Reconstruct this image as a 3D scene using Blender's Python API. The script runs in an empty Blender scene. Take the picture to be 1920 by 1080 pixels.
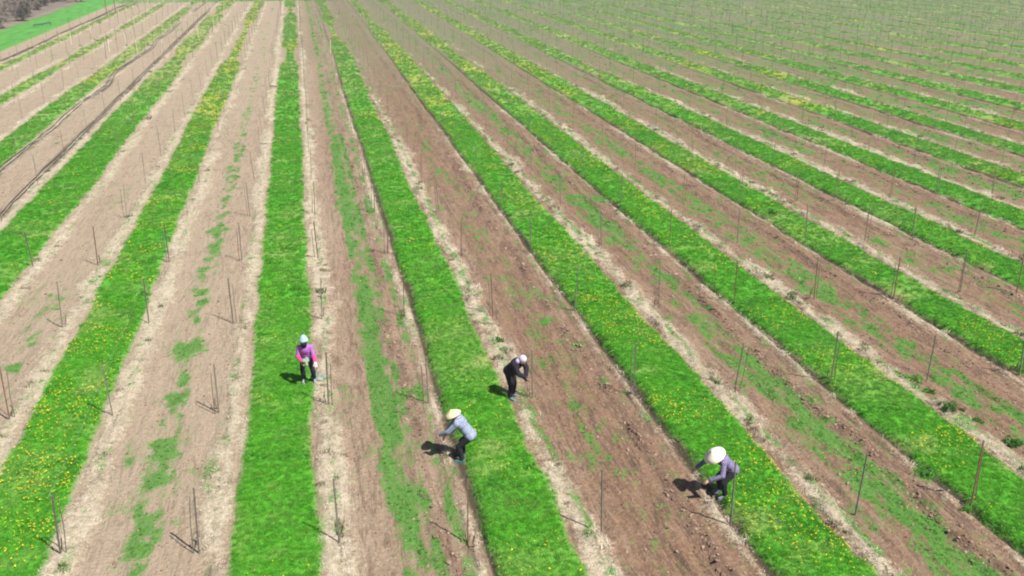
import bpy, bmesh, math, random
import numpy as np
from mathutils import Vector, Matrix, Euler

# ------------------------------------------------------------------ camera, sky, sun, exposure
H = 12.0                       # camera height above the field, metres
PITCH = math.radians(21.12)    # looking down
YAW = math.radians(12.33)      # the rows run this much left of the view direction
FPX = 1750.0
scene = bpy.context.scene
cam_d = bpy.data.cameras.new('camera'); cam = bpy.data.objects.new('camera', cam_d)
scene.collection.objects.link(cam); scene.camera = cam
cam.location = (0, 0, H); cam.rotation_euler = (math.pi/2 - PITCH, 0, 0)
cam_d.sensor_width = 36.0; cam_d.lens = 36.0*FPX/1920.0; cam_d.clip_start = 0.5; cam_d.clip_end = 6000

SUN_DIR = Vector((0.80*math.cos(math.radians(54)), -0.60*math.cos(math.radians(54)), math.sin(math.radians(54)))).normalized()
world = bpy.data.worlds.new('World'); scene.world = world; world.use_nodes = True
wn = world.node_tree.nodes; wl = world.node_tree.links; wn.clear()
sky = wn.new('ShaderNodeTexSky'); sky.sky_type = 'NISHITA'; sky.sun_disc = False
sky.sun_elevation = math.radians(54); sky.sun_rotation = math.atan2(SUN_DIR.x, SUN_DIR.y)
sky.air_density = 1.0; sky.dust_density = 1.5
bgn = wn.new('ShaderNodeBackground'); bgn.inputs['Strength'].default_value = 0.050
wo = wn.new('ShaderNodeOutputWorld'); wl.new(sky.outputs[0], bgn.inputs[0]); wl.new(bgn.outputs[0], wo.inputs[0])
sun_d = bpy.data.lights.new('sun', 'SUN'); sun = bpy.data.objects.new('sun', sun_d); scene.collection.objects.link(sun)
sun_d.energy = 4.9; sun_d.angle = math.radians(0.6); sun_d.color = (1.0, 0.955, 0.89)
sun.rotation_euler = SUN_DIR.to_track_quat('Z', 'Y').to_euler()
scene.view_settings.view_transform = 'Standard'; scene.view_settings.look = 'None'
scene.view_settings.exposure = 1.00; scene.view_settings.gamma = 1.0
scene.view_settings.use_curve_mapping = False
scene.render.engine = 'CYCLES'
scene.cycles.max_bounces = 4; scene.cycles.diffuse_bounces = 2; scene.cycles.transparent_max_bounces = 6
scene.cycles.filter_width = 2.0
HAZE = 0.0006

rng = np.random.default_rng(7); random.seed(7)
C = scene.collection
CY, SY = math.cos(YAW), math.sin(YAW)
HORIZ = 540 - FPX*math.tan(PITCH)      # the horizon's height in the picture
KC = 0.0788; KS = H*CY/math.cos(PITCH)

# row coordinates: s across the rows (to the right), t along them (away)
def k2s(k): return (k-KC)*KS
def st2xy(s, t): return s*CY - t*SY, s*SY + t*CY
def px2xy(px, py):                     # where a point of the survey picture lies on the ground
    w = (py-HORIZ)/FPX
    zc = H/(math.cos(PITCH)*w)
    return zc*(px-960)/FPX, H*(1/math.cos(PITCH)**2/w - math.tan(PITCH))
def xy2st(x, y): return x*CY + y*SY, -x*SY + y*CY

# ------------------------------------------------------------------ numpy value noise
def _h(ix, iy, seed):
    n = (ix.astype(np.int64)*374761393 + iy.astype(np.int64)*668265263 + seed*974634777) & 0xffffffff
    n = ((n ^ (n >> 13))*1274126177) & 0xffffffff
    return ((n ^ (n >> 16)) & 0xffffff)/float(0xffffff)
def vn(x, y, seed=0):
    x = np.asarray(x, float); y = np.asarray(y, float)
    ix = np.floor(x); iy = np.floor(y); fx = x-ix; fy = y-iy
    fx = fx*fx*(3-2*fx); fy = fy*fy*(3-2*fy)
    a = _h(ix, iy, seed); b = _h(ix+1, iy, seed); c = _h(ix, iy+1, seed); d = _h(ix+1, iy+1, seed)
    return (a*(1-fx)+b*fx)*(1-fy)+(c*(1-fx)+d*fx)*fy - 0.5
def fbm(x, y, seed=0, o=3):
    r = 0; a = 1.0
    for i in range(o):
        r = r + a*vn(x*2**i+i*17.3, y*2**i-i*9.1, seed+i); a *= 0.5
    return r
def sst(a, b, x):
    t = np.clip((x-a)/(b-a), 0, 1); return t*t*(3-2*t)

# ------------------------------------------------------------------ the layout of the vineyard
STRIPS = [(-2.08, .55), (-1.69, .62), (-1.30, .85), (-.874, 1.15), (-.463, .90), (-.031, .84), (.383, .84), (.82, .93),
          (1.243, .93), (1.69, .83), (2.09, .85), (2.495, .82), (2.885, .82), (3.27, .8), (3.655, .8), (4.05, .8), (4.45, .8), (4.84, .8)]
kk = 4.84
while kk < 16: kk += .40; STRIPS.append((kk, .75))
SC = np.array([k2s(a) for a, b in STRIPS]); SW = np.array([b for a, b in STRIPS])
# weedy green running down the middle of the tilled lanes: centre k, half width, strength, scale along
LANES = [(-.250, .40, .20, 1.9), (.186, .30, .50, 2.4), (.225, .14, .26, 1.8), (.268, .16, .32, 2.4), (.60, .6, -.12, 1.2), (1.045, .62, .26, 2.2), (1.46, .75, .14, 1.6),
         (1.89, .8, -.02, 2.), (2.30, .8, .08, 2.), (2.70, .9, .1, 2.), (3.08, .9, .12, 2.), (3.46, .9, .16, 2.), (3.85, 1., .16, 2.),
         (-.64, .5, -.22, 1.6), (-1.1, .5, -.32, 1.6), (-1.5, .5, -.45, 1.6), (-.56, .3, -.2, 1.6)]
SPOTS = [(305, 858, .42), (312, 828, .3), (262, 1035, .38), (300, 835, .3), (268, 988, .22), (1733, 890, .28), (1545, 815, .35), (1500, 545, .25),
         (1690, 650, .3), (1130, 712, .2), (1150, 595, .25), (745, 745, .5), (760, 930, .45), (378, 545, .33), (350, 655, .5), (410, 430, .5), (405, 470, .3),
         (1800, 790, .35), (1120, 375, .6), (330, 750, .33), (1020, 600, .3), (1050, 640, .2), (1220, 670, .25), (1225, 700, .2), (30, 690, .3)]
SPOTS = [(*xy2st(*px2xy(a, b)), r) for a, b, r in SPOTS]
FSP = [(70, 900, 2.6), (120, 770, 2.2), (30, 1000, 1.8), (1450, 880, 1.6), (1490, 950, 1.6), (1580, 1030, 1.6), (1500, 590, 1.3), (1700, 690, 1.6), (1240, 640, 1.4), (375, 245, 2.2), (545, 88, 7), (625, 70, 7), (732, 88, 6), (812, 66, 7), (160, 150, 5), (100, 168, 4), (235, 132, 4), (1290, 125, 6), (1450, 140, 6), (1330, 100, 7),
       (1510, 197, 5), (1495, 312, 2.2), (1900, 240, 5), (1660, 92, 7), (925, 560+0, .1), (1040, 75, 6), (1880, 330, 3), (1560, 300, 3), (300, 100, 6), (700, 222, 2.5), (860, 68, 6)]
FSP = [(*xy2st(*px2xy(a, b)), r) for a, b, r in FSP]
T_END = 175.0
EDGE_F = k2s(-2.36); EDGE_W = k2s(-2.86)      # the green field's edges at far left

def fields(s, t):
    s = np.asarray(s, float); t = np.asarray(t, float)
    wob = .10*vn(s/9, t/7, 3) + .16*vn(s/14+50, t/24, 4)
    ss = s + wob
    sid = np.searchsorted((SC[1:]+SC[:-1])/2, ss); dist = SW[sid]-np.abs(ss-SC[sid]); side = np.sign(ss-SC[sid])
    right = sst(-2, 5, s)
    # grass
    g = dist + .13*fbm(s/.35, t/.5, 11) + .16*vn(s/1.6, t/2.2, 12)
    far = sst(45, 120, t)
    g = g - far*.6*sst(.0, .35, vn(sid*3.7, t/14, 14)) - sst(90, 165, t)*(.05 + .5*np.maximum(vn(sid*7.7, t/9, 15), 0) + .4*fbm(s/2, t/5, 16))
    # straw margins
    out = -dist
    wr = np.where(side > 0, .46, .46 - .17*right)*(1+.5*vn(s/3, t/5, 22))
    b = wr - np.abs(out - wr*.78) + .38*fbm(s/.7, t/2.0, 21) + .30*vn(s/.20, t/.5, 25) - .04
    b = b*np.where(out > 0, 1, 1) - .35*far*right - .12*far
    b = b - .6*(side < 0)*sst(0, 4, s)*sst(.20, .10, np.abs(out-.04))
    # dead patches inside the grass
    g2 = fbm(s/1.3, t/1.1, 31)
    dead = sst(.10, .55, g2)*(.55+.6*far) + .70*far*sst(3, -10, s) + .38*far*right + .30*sst(.1, .4, vn(s/2.5, t/3, 33))
    dead = np.clip(dead, 0, .9)
    # weeds in the lanes
    w = np.full(s.shape, -1.0)
    for kc, hw, st, al in LANES:
        c = k2s(kc)
        v = st + .95*fbm(s/.24, t/(al*.30), int(abs(kc*100))+40) + .45*vn(s/2, t/(al*2.5), int(abs(kc*100))+90) - .9*np.maximum(np.abs(s+wob-c)/hw-.55, 0)
        w = np.maximum(w, v)
    for a, c, r in SPOTS:
        q = np.hypot(s-a, (t-c)/1.3)/r
        w = np.maximum(w, 1.0 - q + 1.15*fbm(s/.22, t/.32, 77))
    w = w - .25*sst(50, 90, t)
    scat = -.42 + .9*fbm(s/.35, t/.7, 88) + .35*vn(s/3, t/4, 89) + .34*sst(5, 45, s)*sst(25, 80, t) + .12*right + .14*sst(60, 120, t)
    w = np.maximum(w, scat)
    # scrappy tufts and dark litter along the line of the posts
    pl = sst(.30, .08, np.abs(out-.46))
    w = np.maximum(w, -.9 + pl*(.72 + .9*fbm(s/.25, t/.45, 130) + .3*right*(side > 0)))
    # flowers
    f = .10 + 1.05*sst(-.12, .40, fbm(s/2.2, t/1.7, 61)+.13*(g > 0)) + .9*sst(.25, .42, vn(s/4, t/3.5, 66))
    ko = s/KS+KC
    bias = np.interp(ko, [-2, -.9, -.55, -.42, -.3, -.1, .3, .45, .7, .95, 1.2, 1.35, 1.6, 2, 5], [.6, .5, 1.2, 1.5, .6, .42, .5, .45, 1.25, 1.1, 1.1, 1.2, 1.2, .8, .8])
    f = f*bias
    for a, c, r in FSP:
        f = np.maximum(f, 1.9 - 1.5*np.hypot((s-a)/(.5*r+1), (t-c)/r) + .6*fbm(s/1.2, t/1.5, 67))
    # bare dark clod line left of the grass on the right hand lanes
    cl = sst(.32, .05, np.abs(out - (.95 + .25*vn(t/3, s*0+sid, 91))))*(side < 0)*right
    cl = cl*sst(-.25, .25, fbm(s/1.2, t/1.5, 93)+.15)
    # the green field and the wood's edge at the far left
    lush = sst(EDGE_F+.4, EDGE_F-.4, s)*sst(EDGE_W-.5, EDGE_W+.5, s+.8*vn(s/3, t/4, 97))
    wood = sst(EDGE_W+1.5, EDGE_W-1.5, s+1.5*vn(s/3, t/3, 98))
    g = np.where(s < EDGE_F+.6, lush*2-.6, g); b = np.where(s < EDGE_F+.3, .0-.5*lush+.35*wood, b)
    w = np.where(s < EDGE_F, -1, w); f = np.where(s < EDGE_F+1, f*.03, f)
    w = np.where((t > T_END) & (s > EDGE_F), .3+.4*vn(s/6, t/9, 99), w)
    rut_shade = np.zeros(s.shape)
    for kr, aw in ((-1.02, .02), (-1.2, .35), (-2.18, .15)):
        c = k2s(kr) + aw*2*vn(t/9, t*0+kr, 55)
        rut_shade = np.maximum(rut_shade, .48*sst(.26, .05, np.abs(np.abs(s-c)-.17))*sst(-.45, -.1, vn(t/8, t*0+kr*9, 56)))
    rut_shade = np.maximum(rut_shade, 1.0*sst(.15, .06, np.abs(out-.07))*(side < 0)*sst(0, 4, s)*sst(-.55, -.2, vn(t/2.5, sid*5.1, 57))*(1-.6*far)*(s > EDGE_F))  # shade of the grass painted in, left edges of the right-hand strips
    rut_shade = np.maximum(rut_shade, .42*sst(.10, .03, np.abs(out-.44-.12*vn(t/1.5, sid*3.3, 58)))*sst(.02, .3, fbm(s/.5, t/.9, 59))*(s > EDGE_F)*(1-.5*far))
    return dict(g=g, b=b, w=w, f=f, cl=cl, out=out, side=side, far=far, right=right, dead=dead, lush=lush, wood=wood, rut_shade=rut_shade, sid=sid)

def height(s, t, F):
    gm = sst(-.05, .12, F['g'])
    bm_ = sst(0, .3, F['b'])*(1-gm)
    h = (.05+.05*F['right'])*gm + bm_*(.04 + .34*np.maximum(fbm(s/.42, t/.6, 120)-.05, 0)*(.3+.7*F['right'])*(1-.4*(F['side'] < 0)))
    til = (1-gm)*(1-bm_)
    h = h + til*(.4+.6*F['right'])*(.09*fbm(s/.22, t/1.6, 121) + .025*fbm(s/.15, t/.2, 122) + .03*vn(s/.8, t/3, 124))
    h = h + F['cl']*(.16*fbm(s/.2, t/.28, 123) + .03)
    h = h + gm*.02*fbm(s/.3, t/.3, 125) - .07*F['rut_shade']*(1-gm)
    return h*np.clip(1.3-F['far'], .3, 1)

# ------------------------------------------------------------------ materials
def mat(name, rough=.8):
    m = bpy.data.materials.new(name); m.use_nodes = True
    nt = m.node_tree; b = nt.nodes['Principled BSDF']; b.inputs['Roughness'].default_value = rough
    b.inputs['Specular IOR Level'].default_value = .25
    return m, nt.nodes, nt.links, b
def noise(N, L, vec, scale, detail=3, rough=.55):
    n = N.new('ShaderNodeTexNoise'); n.inputs['Scale'].default_value = scale; n.inputs['Detail'].default_value = detail
    n.inputs['Roughness'].default_value = rough; L.new(vec, n.inputs['Vector']); return n.outputs['Fac']
def ramp(N, L, fac, stops):
    r = N.new('ShaderNodeValToRGB'); e = r.color_ramp.elements
    while len(e) < len(stops): e.new(.5)
    for i, (p, c) in enumerate(stops):
        e[i].position = p; e[i].color = (*c, 1) if len(c) == 3 else c
    L.new(fac, r.inputs['Fac']); return r.outputs['Color']
def math_(N, L, op, a, b=None, clamp=False):
    n = N.new('ShaderNodeMath'); n.operation = op; n.use_clamp = clamp
    for i, v in enumerate((a, b)):
        if v is None: continue
        if isinstance(v, (int, float)): n.inputs[i].default_value = v
        else: L.new(v, n.inputs[i])
    return n.outputs[0]
def mixc(N, L, f, a, b):
    n = N.new('ShaderNodeMix'); n.data_type = 'RGBA'
    if isinstance(f, (int, float)): n.inputs[0].default_value = f
    else: L.new(f, n.inputs[0])
    for i, v in ((6, a), (7, b)):
        if isinstance(v, tuple): n.inputs[i].default_value = (*v, 1)
        else: L.new(v, n.inputs[i])
    return n.outputs[2]
def maprange(N, L, v, a, b, smooth=True):
    n = N.new('ShaderNodeMapRange'); n.interpolation_type = 'SMOOTHSTEP' if smooth else 'LINEAR'
    n.inputs[1].default_value = a; n.inputs[2].default_value = b; L.new(v, n.inputs[0]); return n.outputs[0]
def attr(N, name):
    n = N.new('ShaderNodeAttribute'); n.attribute_name = name; return n.outputs['Fac']

GREEN = (.050, .26, .010)
def ground_material():
    m, N, L, B = mat('field_ground', .95)
    tc = N.new('ShaderNodeTexCoord')
    mp = N.new('ShaderNodeMapping'); mp.inputs['Rotation'].default_value = (0, 0, -YAW); L.new(tc.outputs['Object'], mp.inputs['Vector'])
    mp2 = N.new('ShaderNodeMapping'); mp2.inputs['Scale'].default_value = (1, .22, 1); L.new(mp.outputs[0], mp2.inputs['Vector'])
    P, S = mp.outputs[0], mp2.outputs[0]
    nf = noise(N, L, P, 9, 4, .65); nm = noise(N, L, P, 1.6, 3); nfine = noise(N, L, P, 34, 3, .7); ns = noise(N, L, S, 6, 4, .6); nl = noise(N, L, S, .35, 3)
    soilA = ramp(N, L, nf, [(.25, (.26, .205, .142)), (.5, (.345, .28, .20)), (.75, (.41, .345, .255))])     # dry pale loam
    soilB = ramp(N, L, nf, [(.25, (.10, .057, .033)), (.5, (.205, .122, .076)), (.75, (.29, .19, .125))])   # fresh brown tilth
    soil = mixc(N, L, math_(N, L, 'ADD', attr(N, 'tone'), math_(N, L, 'MULTIPLY', math_(N, L, 'SUBTRACT', ns, .5), 1.1), True), soilA, soilB)
    soil = mixc(N, L, maprange(N, L, nfine, .42, .75), mixc(N, L, .35, soil, (.10, .06, .042)), soil)
    mp3 = N.new('ShaderNodeMapping'); mp3.inputs['Scale'].default_value = (1, .09, 1); L.new(mp.outputs[0], mp3.inputs['Vector'])
    cr = noise(N, L, mp3.outputs[0], 4.2, 4, .6)
    ck = maprange(N, L, math_(N, L, 'ABSOLUTE', math_(N, L, 'SUBTRACT', cr, .5)), .045, .008)
    ck = math_(N, L, 'MULTIPLY', ck, maprange(N, L, noise(N, L, P, 1.1, 3), .40, .54))
    soil = mixc(N, L, math_(N, L, 'MULTIPLY', ck, math_(N, L, 'ADD', math_(N, L, 'MULTIPLY', attr(N, 'tone'), .5), .28)), soil, (.085, .055, .038))
    st2 = noise(N, L, mp3.outputs[0], 9, 4, .6)
    soil = mixc(N, L, math_(N, L, 'MULTIPLY', maprange(N, L, st2, .52, .66), math_(N, L, 'ADD', math_(N, L, 'MULTIPLY', attr(N, 'tone'), .3), .2)), soil, mixc(N, L, .5, soil, (.09, .058, .04)))
    soil = mixc(N, L, math_(N, L, 'MULTIPLY', attr(N, 'rut_shade'), .75), soil, (.052, .04, .032))  # dark ruts and the painted grass-edge shade
    soil = mixc(N, L, math_(N, L, 'MULTIPLY', attr(N, 'clod'), .55), soil, (.12, .07, .048))
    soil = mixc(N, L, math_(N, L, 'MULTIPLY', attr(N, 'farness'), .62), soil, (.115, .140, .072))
    straw = ramp(N, L, noise(N, L, P, 16, 4, .7), [(.28, (.17, .14, .09)), (.42, (.34, .285, .205)), (.6, (.47, .41, .31)), (.8, (.56, .50, .39))])
    sf = math_(N, L, 'ADD', attr(N, 'straw'), math_(N, L, 'MULTIPLY', math_(N, L, 'SUBTRACT', nf, .5), .9))
    sf = math_(N, L, 'ADD', sf, math_(N, L, 'MULTIPLY', math_(N, L, 'SUBTRACT', ns, .5), .5))
    straw = mixc(N, L, math_(N, L, 'MULTIPLY', maprange(N, L, noise(N, L, P, 4.0, 6, .8), .50, .62), .62), straw, (.12, .115, .06))
    col = mixc(N, L, math_(N, L, 'MULTIPLY', maprange(N, L, sf, .02, .42), .92), soil, straw)
    weed = ramp(N, L, nf, [(.3, (.035, .14, .014)), (.6, (.055, .195, .02)), (.8, (.10, .23, .04))])
    wf = math_(N, L, 'ADD', attr(N, 'weed'), math_(N, L, 'MULTIPLY', math_(N, L, 'SUBTRACT', nf, .5), 1.9))
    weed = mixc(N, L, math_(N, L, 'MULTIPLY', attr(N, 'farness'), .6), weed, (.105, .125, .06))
    wfac = math_(N, L, 'MULTIPLY', maprange(N, L, wf, -.02, .42), .85)
    col = mixc(N, L, wfac, col, weed)
    rut_shade_f = math_(N, L, 'MULTIPLY', maprange(N, L, math_(N, L, 'ADD', attr(N, 'rut_shade'), math_(N, L, 'MULTIPLY', math_(N, L, 'SUBTRACT', nf, .5), .8)), .15, .7), .82)
    col = mixc(N, L, rut_shade_f, col, (.038, .032, .018))  # ruts and cracks, with the grass-edge shade painted over the straw
    ckf = math_(N, L, 'MULTIPLY', attr(N, 'clod'), maprange(N, L, noise(N, L, S, 7, 5, .75), .46, .60))
    col = mixc(N, L, math_(N, L, 'MULTIPLY', ckf, .75), col, (.085, .05, .034))
    gr = ramp(N, L, nf, [(.25, (.045, .21, .010)), (.5, (.06, .27, .012)), (.78, (.10, .32, .02))])
    gr = mixc(N, L, maprange(N, L, nm, .55, .8), gr, (.12, .20, .035))
    gr = mixc(N, L, attr(N, 'dead'), gr, (.22, .25, .08))
    lu = ramp(N, L, noise(N, L, S, 1.2, 3), [(.3, (.04, .17, .02)), (.7, (.08, .27, .045))])
    gr = mixc(N, L, attr(N, 'lush'), gr, lu)
    gr = mixc(N, L, attr(N, 'yellow'), gr, (.34, .30, .015))
    gf = math_(N, L, 'ADD', attr(N, 'grass'), math_(N, L, 'MULTIPLY', math_(N, L, 'SUBTRACT', nf, .5), .30))
    col = mixc(N, L, maprange(N, L, gf, -.10, .12), col, gr)
    col = mixc(N, L, math_(N, L, 'MULTIPLY', attr(N, 'wood'), .9), col, (.12, .098, .082))
    L.new(col, B.inputs['Base Color'])
    bp = N.new('ShaderNodeBump'); bp.inputs['Strength'].default_value = .8; bp.inputs['Distance'].default_value = .09
    hh = math_(N, L, 'ADD', nf, math_(N, L, 'MULTIPLY', nfine, .5)); hh = math_(N, L, 'ADD', hh, ns)
    L.new(hh, bp.inputs['Height']); L.new(bp.outputs[0], B.inputs['Normal'])
    return m
def inst_mat(name, cols, rough=.7, transl=0.0, patch=None):
    m, N, L, B = mat(name, rough)
    oi = N.new('ShaderNodeObjectInfo')
    c = ramp(N, L, oi.outputs['Random'], cols)
    if patch:
        at = N.new('ShaderNodeAttribute'); at.attribute_type = 'INSTANCER'; at.attribute_name = 'patch'
        c = mixc(N, L, maprange(N, L, at.outputs['Fac'], 0, 1, False), c, patch)
        at2 = N.new('ShaderNodeAttribute'); at2.attribute_type = 'INSTANCER'; at2.attribute_name = 'rich'
        c = mixc(N, L, maprange(N, L, at2.outputs['Fac'], 0, 1, False), c, (.040, .20, .010))
    tc = N.new('ShaderNodeTexCoord')
    n = noise(N, L, tc.outputs['Object'], 8, 2)
    c2 = N.new('ShaderNodeHueSaturation'); c2.inputs['Saturation'].default_value = 1.0
    L.new(math_(N, L, 'ADD', math_(N, L, 'MULTIPLY', n, .5), .75), c2.inputs['Value']); L.new(c, c2.inputs['Color'])
    L.new(c2.outputs[0], B.inputs['Base Color'])
    if transl > 0:
        t = N.new('ShaderNodeBsdfTranslucent'); L.new(c2.outputs[0], t.inputs['Color'])
        mx = N.new('ShaderNodeMixShader'); mx.inputs[0].default_value = transl
        L.new(B.outputs[0], mx.inputs[1]); L.new(t.outputs[0], mx.inputs[2])
        L.new(mx.outputs[0], m.node_tree.nodes['Material Output'].inputs['Surface'])
    return m
def simple(name, col, rough=.8, metal=0, vary=.25, scale=20):
    m, N, L, B = mat(name, rough)
    tc = N.new('ShaderNodeTexCoord'); n = noise(N, L, tc.outputs['Object'], scale, 3)
    dk = tuple(c*(1-vary) for c in col); lt = tuple(min(1, c*(1+vary)) for c in col)
    L.new(ramp(N, L, n, [(.3, dk), (.7, lt)]), B.inputs['Base Color']); B.inputs['Metallic'].default_value = metal
    return m

M_GROUND = ground_material()
M_GRASS = inst_mat('grass_blades', [(0, (.055, .26, .010)), (.4, (.072, .31, .012)), (.75, (.092, .35, .016)), (.93, (.14, .35, .03)), (1, (.24, .31, .09))], .6, .42, (.19, .25, .085))
M_WEED = inst_mat('weed_leaves', [(0, (.032, .14, .010)), (.5, (.052, .215, .014)), (1, (.10, .25, .035))], .6, .35)
M_STRAW = inst_mat('dry_straw', [(0, (.20, .165, .11)), (.3, (.40, .345, .25)), (.7, (.52, .46, .35)), (1, (.62, .56, .45))], .85, .15)
M_CLOD = inst_mat('soil_clods', [(0, (.09, .056, .038)), (.5, (.17, .112, .08)), (1, (.26, .185, .135))], .95)
M_YEL = inst_mat('dandelion_petals', [(0, (.62, .50, .01)), (.6, (.78, .62, .015)), (1, (.70, .42, .01))], .6, .2)
M_TWIG = simple('vine_bark', (.13, .095, .07), .9)
M_POSTA = simple('weathered_steel', (.15, .14, .12), .6, .3, .3, 6)
M_POSTB = simple('rusty_steel', (.17, .10, .07), .75, .2, .35, 6)
M_POSTC = simple('pale_plastic_stake', (.55, .52, .36), .6)
M_WIRE = simple('galvanised_wire', (.14, .26, .18), .5, .5)
M_HOSE = simple('black_hose', (.035, .033, .03), .7)

# ------------------------------------------------------------------ object helpers
def tag(o, label=None, cat=None, group=None, kind=None):
    if label: o['label'] = label
    if cat: o['category'] = cat
    if group: o['group'] = group
    if kind: o['kind'] = kind
    return o
def link(name, me, parent=None, material=None):
    o = bpy.data.objects.new(name, me); C.objects.link(o)
    if parent is not None: o.parent = parent
    if material is not None and me is not None and len(me.materials) == 0: me.materials.append(material)
    return o
def mesh_np(name, V, Fq, smooth=False):
    me = bpy.data.meshes.new(name)
    V = np.asarray(V, np.float32); Fq = np.asarray(Fq, np.int32)
    n = Fq.shape[1]
    me.vertices.add(len(V)); me.vertices.foreach_set('co', V.ravel())
    me.loops.add(Fq.size); me.loops.foreach_set('vertex_index', Fq.ravel())
    me.polygons.add(len(Fq)); me.polygons.foreach_set('loop_start', np.arange(0, Fq.size, n, dtype=np.int32))
    me.polygons.foreach_set('loop_total', np.full(len(Fq), n, np.int32))
    if smooth: me.polygons.foreach_set('use_smooth', np.ones(len(Fq), bool))
    me.update(calc_edges=True); return me
def tube(bm, pts, rad, n=6):
    pts = [Vector(p) for p in pts]; rings = []
    for i, p in enumerate(pts):
        d = (pts[min(i+1, len(pts)-1)]-pts[max(i-1, 0)]).normalized()
        a = d.orthogonal().normalized(); b = d.cross(a)
        r = rad[i] if isinstance(rad, (list, tuple)) else rad
        rings.append([bm.verts.new(p + (a*math.cos(q*2*math.pi/n)+b*math.sin(q*2*math.pi/n))*r) for q in range(n)])
    for i in range(len(rings)-1):
        # keep the rings aligned
        A, B_ = rings[i], rings[i+1]
        j = min(range(n), key=lambda q: (B_[q].co-A[0].co-(pts[i+1]-pts[i])).length)
        B_[:] = B_[j:]+B_[:j]
        for q in range(n):
            bm.faces.new((A[q], A[(q+1) % n], B_[(q+1) % n], B_[q]))
    bm.faces.new(rings[0][::-1]); bm.faces.new(rings[-1])
def bm2me(bm, name, smooth=False):
    me = bpy.data.meshes.new(name); bm.normal_update(); bm.to_mesh(me); bm.free()
    if smooth:
        for p in me.polygons: p.use_smooth = True
    return me

# ------------------------------------------------------------------ the ground sheet
def seq(a, b, st):
    return list(np.arange(a, b, st))
gs = ([-3000, -1500, -800, -450, -300] + seq(-220, -60, 1.0) + seq(-60, -24, .35) + seq(-24, 27, .11) + seq(27, 55, .22) + seq(55, 190, .42)
      + seq(190, 260, 2.0) + [300, 420, 700, 1500, 3000])
gt = ([-1500, -600, -200, -60] + seq(-30, 12, 1.5) + seq(12, 46, .16) + seq(46, 80, .30) + seq(80, 205, 1.0) + seq(205, 300, 5) + [340, 420, 600, 1000, 2000, 3500])
gs = np.array(gs); gt = np.array(gt)
S, T = np.meshgrid(gs, gt); S = S.ravel(); T = T.ravel()
GF = fields(S, T); Z = height(S, T, GF)
X, Y = st2xy(S, T)
nc = len(gs); i0 = (np.arange(len(gt)-1)[:, None]*nc + np.arange(nc-1)[None, :]).ravel()
me = mesh_np('ground', np.stack([X, Y, Z], 1), np.stack([i0, i0+1, i0+1+nc, i0+nc], 1), True)
def put(name, arr):
    a = me.attributes.new(name, 'FLOAT', 'POINT'); a.data.foreach_set('value', np.ascontiguousarray(arr, dtype=np.float32))
tone = sst(-6, 8, S)*.85 + .25*vn(S/3, T/8, 200) + .15*(GF['out'] > 1.2)*sst(-3, 3, S)
put('grass', GF['g']); put('straw', GF['b']); put('weed', GF['w']); put('clod', GF['cl']); put('dead', GF['dead'])
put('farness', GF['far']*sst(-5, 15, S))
put('lush', GF['lush']); put('wood', GF['wood']); put('rut_shade', GF['rut_shade']); put('tone', np.clip(tone, 0, 1))
put('yellow', np.clip(sst(.7, 1.8, GF['f'])*sst(28, 60, T)*.45, 0, 1)*(S > EDGE_F))
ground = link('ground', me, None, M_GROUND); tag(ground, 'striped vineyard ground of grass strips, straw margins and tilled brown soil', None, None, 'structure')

# ------------------------------------------------------------------ scattered cover
def blades(n, r, h, w, seed, lean=.5, mat_=None, seg=2):
    rr = random.Random(seed); V = []; Fq = []
    for i in range(n):
        a = rr.uniform(0, 2*math.pi); d = r*math.sqrt(rr.random()); x, y = d*math.cos(a), d*math.sin(a)
        th = rr.uniform(0, math.pi); wx, wy = math.cos(th)*w/2, math.sin(th)*w/2
        hh = h*rr.uniform(.55, 1.1); la = rr.uniform(0, 2*math.pi); ll = hh*lean*rr.uniform(.3, 1.2); lx, ly = math.cos(la)*ll, math.sin(la)*ll
        b = len(V)
        V += [(x-wx, y-wy, 0), (x+wx, y+wy, 0), (x+wx*.7+lx*.4, y+wy*.7+ly*.4, hh*.6), (x-wx*.7+lx*.4, y-wy*.7+ly*.4, hh*.6), (x+lx, y+ly, hh)]
        Fq += [(b, b+1, b+2, b+3), (b+3, b+2, b+4, b+4)]
    me = bpy.data.meshes.new('blades'); me.from_pydata(V, [], [tuple(dict.fromkeys(f)) for f in Fq]); me.materials.append(mat_); return me
def lump(seed, sq=.6, sub=1, mat_=None, rough=.28):
    bm = bmesh.new(); bmesh.ops.create_icosphere(bm, subdivisions=sub, radius=1); rr = random.Random(seed)
    for v in bm.verts:
        v.co *= rr.uniform(1-rough, 1+rough); v.co.z *= sq
    me = bm2me(bm, 'lump'); me.materials.append(mat_); return me
def disc(seed, mat_):
    bm = bmesh.new(); rr = random.Random(seed)
    for q in range(4):
        a = rr.uniform(0, 6.28); d = rr.uniform(0, 1.6) if q else 0; z = rr.uniform(1.2, 2.4)
        c = bm.verts.new((d*math.cos(a), d*math.sin(a), z+.25)); ring = [bm.verts.new((d*math.cos(a)+math.cos(p*1.0472)*.62, d*math.sin(a)+math.sin(p*1.0472)*.62, z)) for p in range(6)]
        for p in range(6): bm.faces.new((c, ring[p], ring[(p+1) % 6]))
        if q == 0 and seed % 2: break
    me = bm2me(bm, 'flower'); me.materials.append(mat_); return me
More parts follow.
